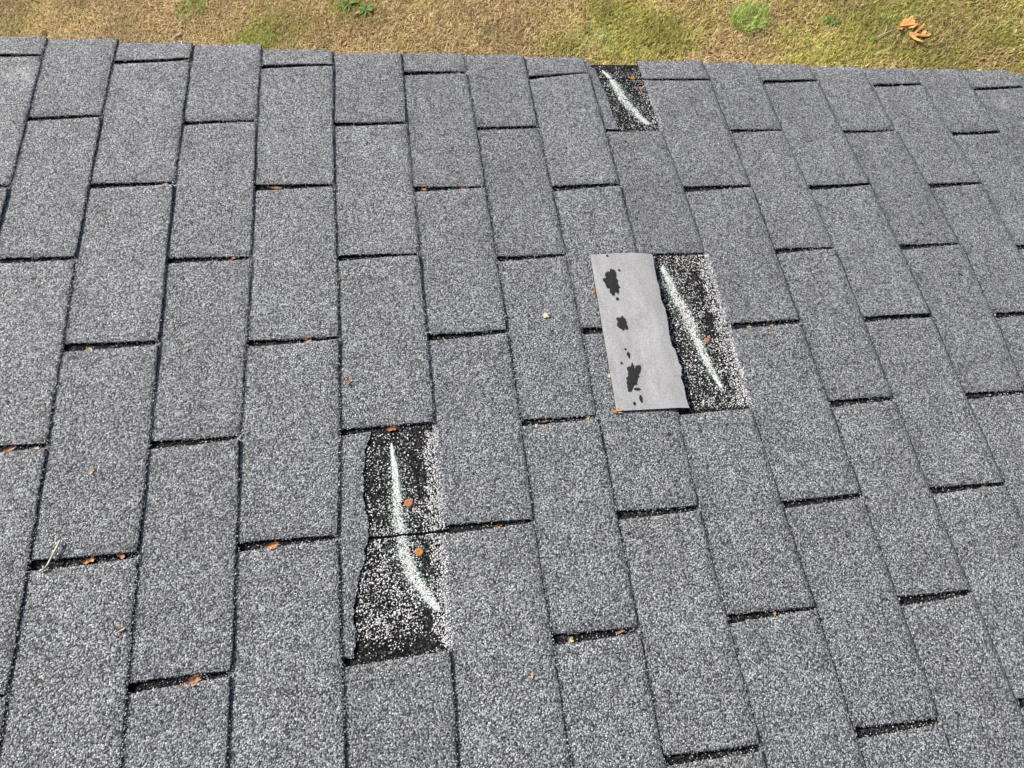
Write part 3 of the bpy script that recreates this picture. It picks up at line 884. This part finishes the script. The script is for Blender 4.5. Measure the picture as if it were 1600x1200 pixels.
# value noise on arrays
def vnoise(x, y, seed):
    r = np.random.default_rng(seed); T = r.random((256, 256))
    xi, yi = np.floor(x).astype(int), np.floor(y).astype(int)
    fx, fy = x - xi, y - yi
    fx, fy = fx * fx * (3 - 2 * fx), fy * fy * (3 - 2 * fy)
    t = lambda a, b: T[a & 255, b & 255]
    return (t(xi, yi) * (1 - fx) + t(xi + 1, yi) * fx) * (1 - fy) + (t(xi, yi + 1) * (1 - fx) + t(xi + 1, yi + 1) * fx) * fy
def blades(x, y, length, width, lean, tint, tip_gain=1.15, z0=0.0):
    n = len(x)
    a = rng.uniform(0, 2 * np.pi, n)
    d = np.stack([np.cos(a), np.sin(a)], 1); s = np.stack([-np.sin(a), np.cos(a)], 1)
    b0 = np.stack([x, y], 1)
    V = np.zeros((n, 5, 3))
    el1 = np.clip(lean + 0.25, 0.05, 1.5); el2 = np.clip(lean - 0.35, -0.1, 1.5)
    mid = b0 + d * (np.cos(el1) * length * 0.5)[:, None]; mz = np.sin(el1) * length * 0.5
    tip = mid + d * (np.cos(el2) * length * 0.5)[:, None]; tz = np.maximum(mz + np.sin(el2) * length * 0.5, 0.002)
    w = width[:, None]
    V[:, 0, :2] = b0 - s * w * 0.5; V[:, 1, :2] = b0 + s * w * 0.5
    V[:, 2, :2] = mid + s * w * 0.42; V[:, 3, :2] = mid - s * w * 0.42; V[:, 4, :2] = tip
    V[:, 2, 2] = V[:, 3, 2] = mz; V[:, 4, 2] = tz
    V[:, :, 2] += z0
    base = (np.arange(n) * 5)[:, None]
    F = np.concatenate([base + [[0, 1, 2]], base + [[0, 2, 3]], base + [[3, 2, 4]]], 0)
    T = np.repeat(tint[:, None, :], 5, 1)
    return V.reshape(-1, 3), F, np.clip(T.reshape(-1, 3), 0, 0.9)
def greenness(x, y):
    gsum = np.zeros_like(x)
    for gx, gy, rx, amp in GREENS:
        dx, dy = x - gx, y - gy
        gsum += amp * np.exp(-((dx * 0.96 + dy * -0.27) / rx) ** 2 - ((dx * 0.27 + dy * 0.96) / (rx * 0.75)) ** 2)
    nz = vnoise(x * 5 + 40, y * 5 + 40, 3) * 0.6 + vnoise(x * 17 + 40, y * 17 + 40, 4) * 0.4
    return gsum * (0.35 + 1.3 * nz) + 0.55 * np.clip(nz - 0.52, 0, 1) + np.clip((x - 2.2) / 3.2, 0, 0.30) * (0.4 + 1.2 * nz)
def lawn(n, s0, s1, t0, t1):
    s = rng.uniform(s0, s1, n); t = rng.uniform(t0, t1, n)
    dx, dy = 0.9613, -0.2755
    x = 1.023 + s * dx + t * 0.2755; y = 3.536 + s * dy + t * 0.9613
    gr = greenness(x, y)
    isg = rng.random(n) < np.clip(gr, 0, 0.93)
    pal = np.array([(0.54, 0.385, 0.19), (0.45, 0.305, 0.14), (0.64, 0.50, 0.27), (0.20, 0.12, 0.05), (0.50, 0.40, 0.155), (0.80, 0.68, 0.43)])
    palg = np.array([(0.47, 0.44, 0.12), (0.40, 0.40, 0.10), (0.55, 0.48, 0.17), (0.26, 0.31, 0.06), (0.45, 0.41, 0.12)])
    col = np.where(isg[:, None], palg[rng.integers(0, len(palg), n)], pal[rng.choice(len(pal), n, p=[.24, .19, .17, .17, .12, .11])])
    patch = 0.72 + 0.5 * vnoise(x * 3.1 + 9, y * 3.1 + 9, 8) + 0.25 * (vnoise(x * 22, y * 22, 9) - 0.5)
    col = col * (patch * rng.uniform(0.75, 1.25, n))[:, None]
    length = rng.uniform(0.014, 0.046, n) * np.where(isg, 1.1, 1.0) * (0.7 + 0.6 * vnoise(x * 7, y * 7, 5))
    width = rng.uniform(0.0020, 0.0052, n)
    lean = np.where(isg, rng.uniform(0.2, 1.2, n), rng.uniform(0.0, 0.8, n))
    return blades(x, y, length, width, lean, col)
parts = [lawn(210000, -4.6, 4.4, -0.95, 0.20), lawn(60000, -7.0, 7.0, -1.7, 1.4)]
off, VV, FF, TT = 0, [], [], []
for v, f, t in parts:
    VV.append(v); FF.append(f + off); TT.append(t); off += len(v)
o = link('grass', np.concatenate(VV), np.concatenate(FF), [M_GRASS], tint=np.concatenate(TT))
o.location = (0, 0, GZ)
tag(o, 'short dry tan lawn grass with olive green patches', kind='stuff')

def tuft(name, x, y, rad, n, hl, palette, label, cat, group=None, wide=1.0, upright=0.9):
    r = rad * np.sqrt(rng.random(n)); a = rng.uniform(0, 6.283, n)
    px, py = r * np.cos(a), r * np.sin(a)
    pal = np.array(palette)
    col = pal[rng.integers(0, len(pal), n)] * rng.uniform(0.8, 1.2, n)[:, None]
    L = rng.uniform(hl * 0.5, hl, n)
    v, f, t = blades(px, py, L, rng.uniform(0.0025, 0.0050, n) * wide, rng.uniform(upright - 0.5, upright + 0.4, n), col)
    o = link(name, v, f, [M_GRASS], tint=t)
    o.location = (x, y, GZ)
    tag(o, label, cat, group)
GP = [(0.22, 0.36, 0.08), (0.30, 0.42, 0.11), (0.15, 0.28, 0.05), (0.40, 0.46, 0.17)]
tuft('grass_tuft', 2.539, 2.89, 0.135, 380, 0.130, [(0.28, 0.44, 0.09), (0.38, 0.52, 0.13), (0.18, 0.33, 0.05), (0.50, 0.55, 0.22)], 'dense bright green grass tuft in the brown lawn', 'grass tuft')
tuft('grass_tuft', 1.50, 2.93, 0.15, 60, 0.16, [(0.30, 0.40, 0.13), (0.38, 0.46, 0.20)], 'sparse clump of long pale green blades by the roof edge', 'grass tuft', upright=0.6)
tuft('grass_tuft', -0.86, 3.58, 0.14, 170, 0.07, GP, 'thin green grass patch left of the long curved stroke, beyond the rake', 'grass tuft')
tuft('grass_tuft', -1.36, 4.08, 0.12, 150, 0.08, GP, 'small green grass clump at the far left of the lawn', 'grass tuft')
tuft('grass_tuft', 3.35, 2.64, 0.10, 120, 0.07, [(0.22, 0.34, 0.06), (0.30, 0.38, 0.10)], 'light green grass clump just behind the orange oak leaves', 'grass tuft')

def broad_weed(x, y, n, L, label):
    rnd = random.Random(int(x * 100))
    root = empty('weed_plant', (x, y, GZ))
    tag(root, label, 'weed')
    for k in range(n):
        a = k * 2.4 + rnd.uniform(-0.3, 0.3); l = L * rnd.uniform(0.7, 1.1); w = l * 0.34; el = rnd.uniform(0.25, 0.75)
        V, prof = [], [(0, 0.10), (0.2, 0.30), (0.45, 1.0), (0.75, 0.8), (1.0, 0.06)]
        for u, ww in prof:
            zz = l * (math.sin(el) * u - 0.35 * u * u) + 0.012
            for sgn, dz in ((-1, 0.12), (0, 0.0), (1, 0.12)):
                V.append((l * u * math.cos(a) - sgn * w * ww * 0.5 * math.sin(a), l * u * math.sin(a) + sgn * w * ww * 0.5 * math.cos(a), zz + dz * w * ww))
        F = []
        for i in range(len(prof) - 1):
            F += [(i * 3, i * 3 + 1, i * 3 + 4, i * 3 + 3), (i * 3 + 1, i * 3 + 2, i * 3 + 5, i * 3 + 4)]
        link('leaf', V, F, [M_LEAF['green']], root, smooth=True)
broad_weed(-0.16, 3.80, 9, 0.085, 'low broad-leaved green weed at the top edge left of centre')
broad_weed(-0.03, 3.70, 8, 0.075, 'low broad-leaved green weed beside a pale dead leaf')
broad_weed(3.03, 2.735, 8, 0.055, 'small dark green weed left of the orange oak leaves')
broad_weed(3.20, 2.52, 6, 0.035, 'tiny light green weed below the stalk of the oak leaves')

# two oak leaves with pointed lobes
GL = 'fallen leaves on the lawn'
OAK_LOW = ((3.4889, 2.4653), [(-0.0597, 0.0301), (-0.0451, 0.0315), (-0.032, 0.0226), (-0.0207, 0.0339), (0.0037, 0.0488), (0.0282, 0.0637), (0.046, 0.0733), (0.0482, 0.0637), (0.033, 0.0516), (0.0125, 0.041), (-0.0058, 0.0298), (-0.0152, 0.0235), (-0.0037, 0.0168), (0.0054, 0.0037), (0.0206, 0.0192), (0.0375, 0.0325), (0.0462, 0.0248), (0.0495, 0.015), (0.0382, 0.0038), (0.0269, -0.0074), (0.0396, -0.0108), (0.0554, -0.0062), (0.0579, -0.0228), (0.0434, -0.0313), (0.0244, -0.0262), (0.0074, -0.0217), (-0.0071, -0.0107), (-0.0253, -0.0094), (-0.0377, -0.0114), (-0.0332, -0.0303), (-0.0256, -0.0534), (-0.0178, -0.0695), (-0.0173, -0.0836), (-0.0265, -0.0864), (-0.0365, -0.0698), (-0.0459, -0.0516), (-0.0535, -0.0284), (-0.0547, -0.0068), (-0.0606, 0.0089)])
OAK_UP = ((3.444, 2.5688), [(-0.0781, -0.0277), (-0.0693, -0.0102), (-0.0528, -0.0039), (-0.0374, -0.0008), (-0.0384, 0.0158), (-0.0265, 0.0289), (-0.0114, 0.0376), (-0.0038, 0.0519), (0.0135, 0.06), (0.0206, 0.0471), (0.0323, 0.0531), (0.0503, 0.0628), (0.0556, 0.0485), (0.0505, 0.0317), (0.0583, 0.0241), (0.0559, 0.0083), (0.0464, 0.0018), (0.0621, -0.0097), (0.0533, -0.0236), (0.0377, -0.0338), (0.019, -0.0521), (0.0126, -0.0378), (0.0041, -0.0355), (0.0046, -0.0212), (-0.0049, -0.015), (-0.014, -0.027), (-0.0257, -0.0202), (-0.0397, -0.0326), (-0.0494, -0.0462), (-0.0566, -0.0335), (-0.0687, -0.041)])
from mathutils.geometry import tessellate_polygon
def traced_leaf(shape, stem, label, seed, h):
    (cx, cy), pts = shape
    fine = dense(pts, 0.008)
    tris = tessellate_polygon([[Vector((a, b, 0)) for a, b in fine]])
    def z(a, b):
        return h + 0.012 * noise.noise((a * 22, b * 22, seed)) + 2.2 * (a * a + b * b)
    n = len(fine)
    V = [(a, b, z(a, b)) for a, b in fine] + [(a, b, z(a, b) - 0.0012) for a, b in fine]
    F = []
    for t in tris:
        p, q, r = [Vector(fine[k]) for k in t]
        if (q - p).cross(r - p) < 0: t = t[::-1]
        F += [tuple(t), tuple(k + n for k in t[::-1])]
    F += [(k, n + k, n + (k + 1) % n, (k + 1) % n) for k in range(n)]
    root = empty('oak_leaf', (cx, cy, GZ))
    tag(root, label, 'leaf', GL)
    link('leaf_blade', V, F, [M_LEAF['lawn_orange']], root)
    P = [(a, b, z(a, b) + 0.0008) for a, b in stem]
    V, F = tube(P, [0.0016 - 0.0010 * k / len(P) for k in range(len(P))], 5)
    link('midrib', V, F, [M_LEAF['pale']], root, smooth=True)
traced_leaf(OAK_UP, [(-0.077, -0.027), (-0.03, 0.0), (0.01, 0.02), (0.05, 0.05)], 'broad pale orange oak leaf, upper of the two lying together', 3.0, 0.026)
traced_leaf(OAK_LOW, [(-0.055, 0.028), (-0.03, 0.008), (0.0, -0.015), (0.05, -0.022)], 'orange oak leaf with long narrow lobes, lower of the two lying together', 8.0, 0.024)
LAWNLEAVES = [
    (-1.447, 3.807, 0.09, 0.06, 20, 'pale', 'pale curled dead leaf near the roof edge, left part of the lawn'),
    (-0.105, 3.679, 0.075, 0.07, 50, 'pale', 'whitish star-shaped dead leaf beside the broad weed'),
    (-0.201, 3.384, 0.06, 0.05, 70, 'orange', 'small orange leaf by the roof edge left of centre'),
    (1.829, 2.831, 0.06, 0.05, 10, 'brown', 'brown and orange dead leaf in the yellow-green patch'),
    (1.799, 3.283, 0.07, 0.04, 15, 'orange', 'orange leaf at the top edge above the yellow-green patch'),
    (4.028, 2.348, 0.03, 0.1, -15, 'pale', 'narrow tan leaf at the right picture edge'),
    (3.946, 2.205, 0.05, 0.04, 30, 'pale', 'little tan leaf in the right corner by the roof edge'),
    (-2.541, 4.123, 0.06, 0.04, 0, 'brown', 'dark brown leaf near the left corner by the roof edge'),
    (0.051, 3.664, 0.05, 0.04, 20, 'orange', 'small orange leaf right of the weeds at the top'),
    (2.284, 2.914, 0.06, 0.04, -30, 'brown', 'brown leaf left of the dense green tuft'),
]
for i, (x, y, L, W, ang, mk, lab) in enumerate(LAWNLEAVES):
    L *= 0.72; W *= 0.72
    V, F = scrap_mesh(L, W, 400 + i, 0.5, 0.45)
    o = link('dead_leaf', V, F, [M_LEAF[mk]])
    o.location = (x, y, GZ + 0.014)
    o.rotation_euler = (random.uniform(-0.3, 0.3), random.uniform(-0.3, 0.3), math.radians(ang))
    tag(o, lab, 'leaf', GL)
# the forked grey stick by the oak leaves
sx, sy = 3.30, 2.53
V, F = tube([(-0.055, -0.012, 0.022), (-0.01, -0.002, 0.026), (0.04, 0.012, 0.028), (0.075, 0.016, 0.024)], [0.0022, 0.0026, 0.0022, 0.0016], 5)
V2, F2 = tube([(-0.012, -0.002, 0.026), (0.010, 0.030, 0.030), (0.026, 0.070, 0.028)], [0.0022, 0.0018, 0.0012], 5)
F += [tuple(k + len(V) for k in f) for f in F2]; V += V2
o = link('stick', V, F, [M_LEAF['twig']], smooth=True)
o.location = (sx, sy, GZ)
tag(o, 'thin forked pale stick left of the orange oak leaves', 'twig')
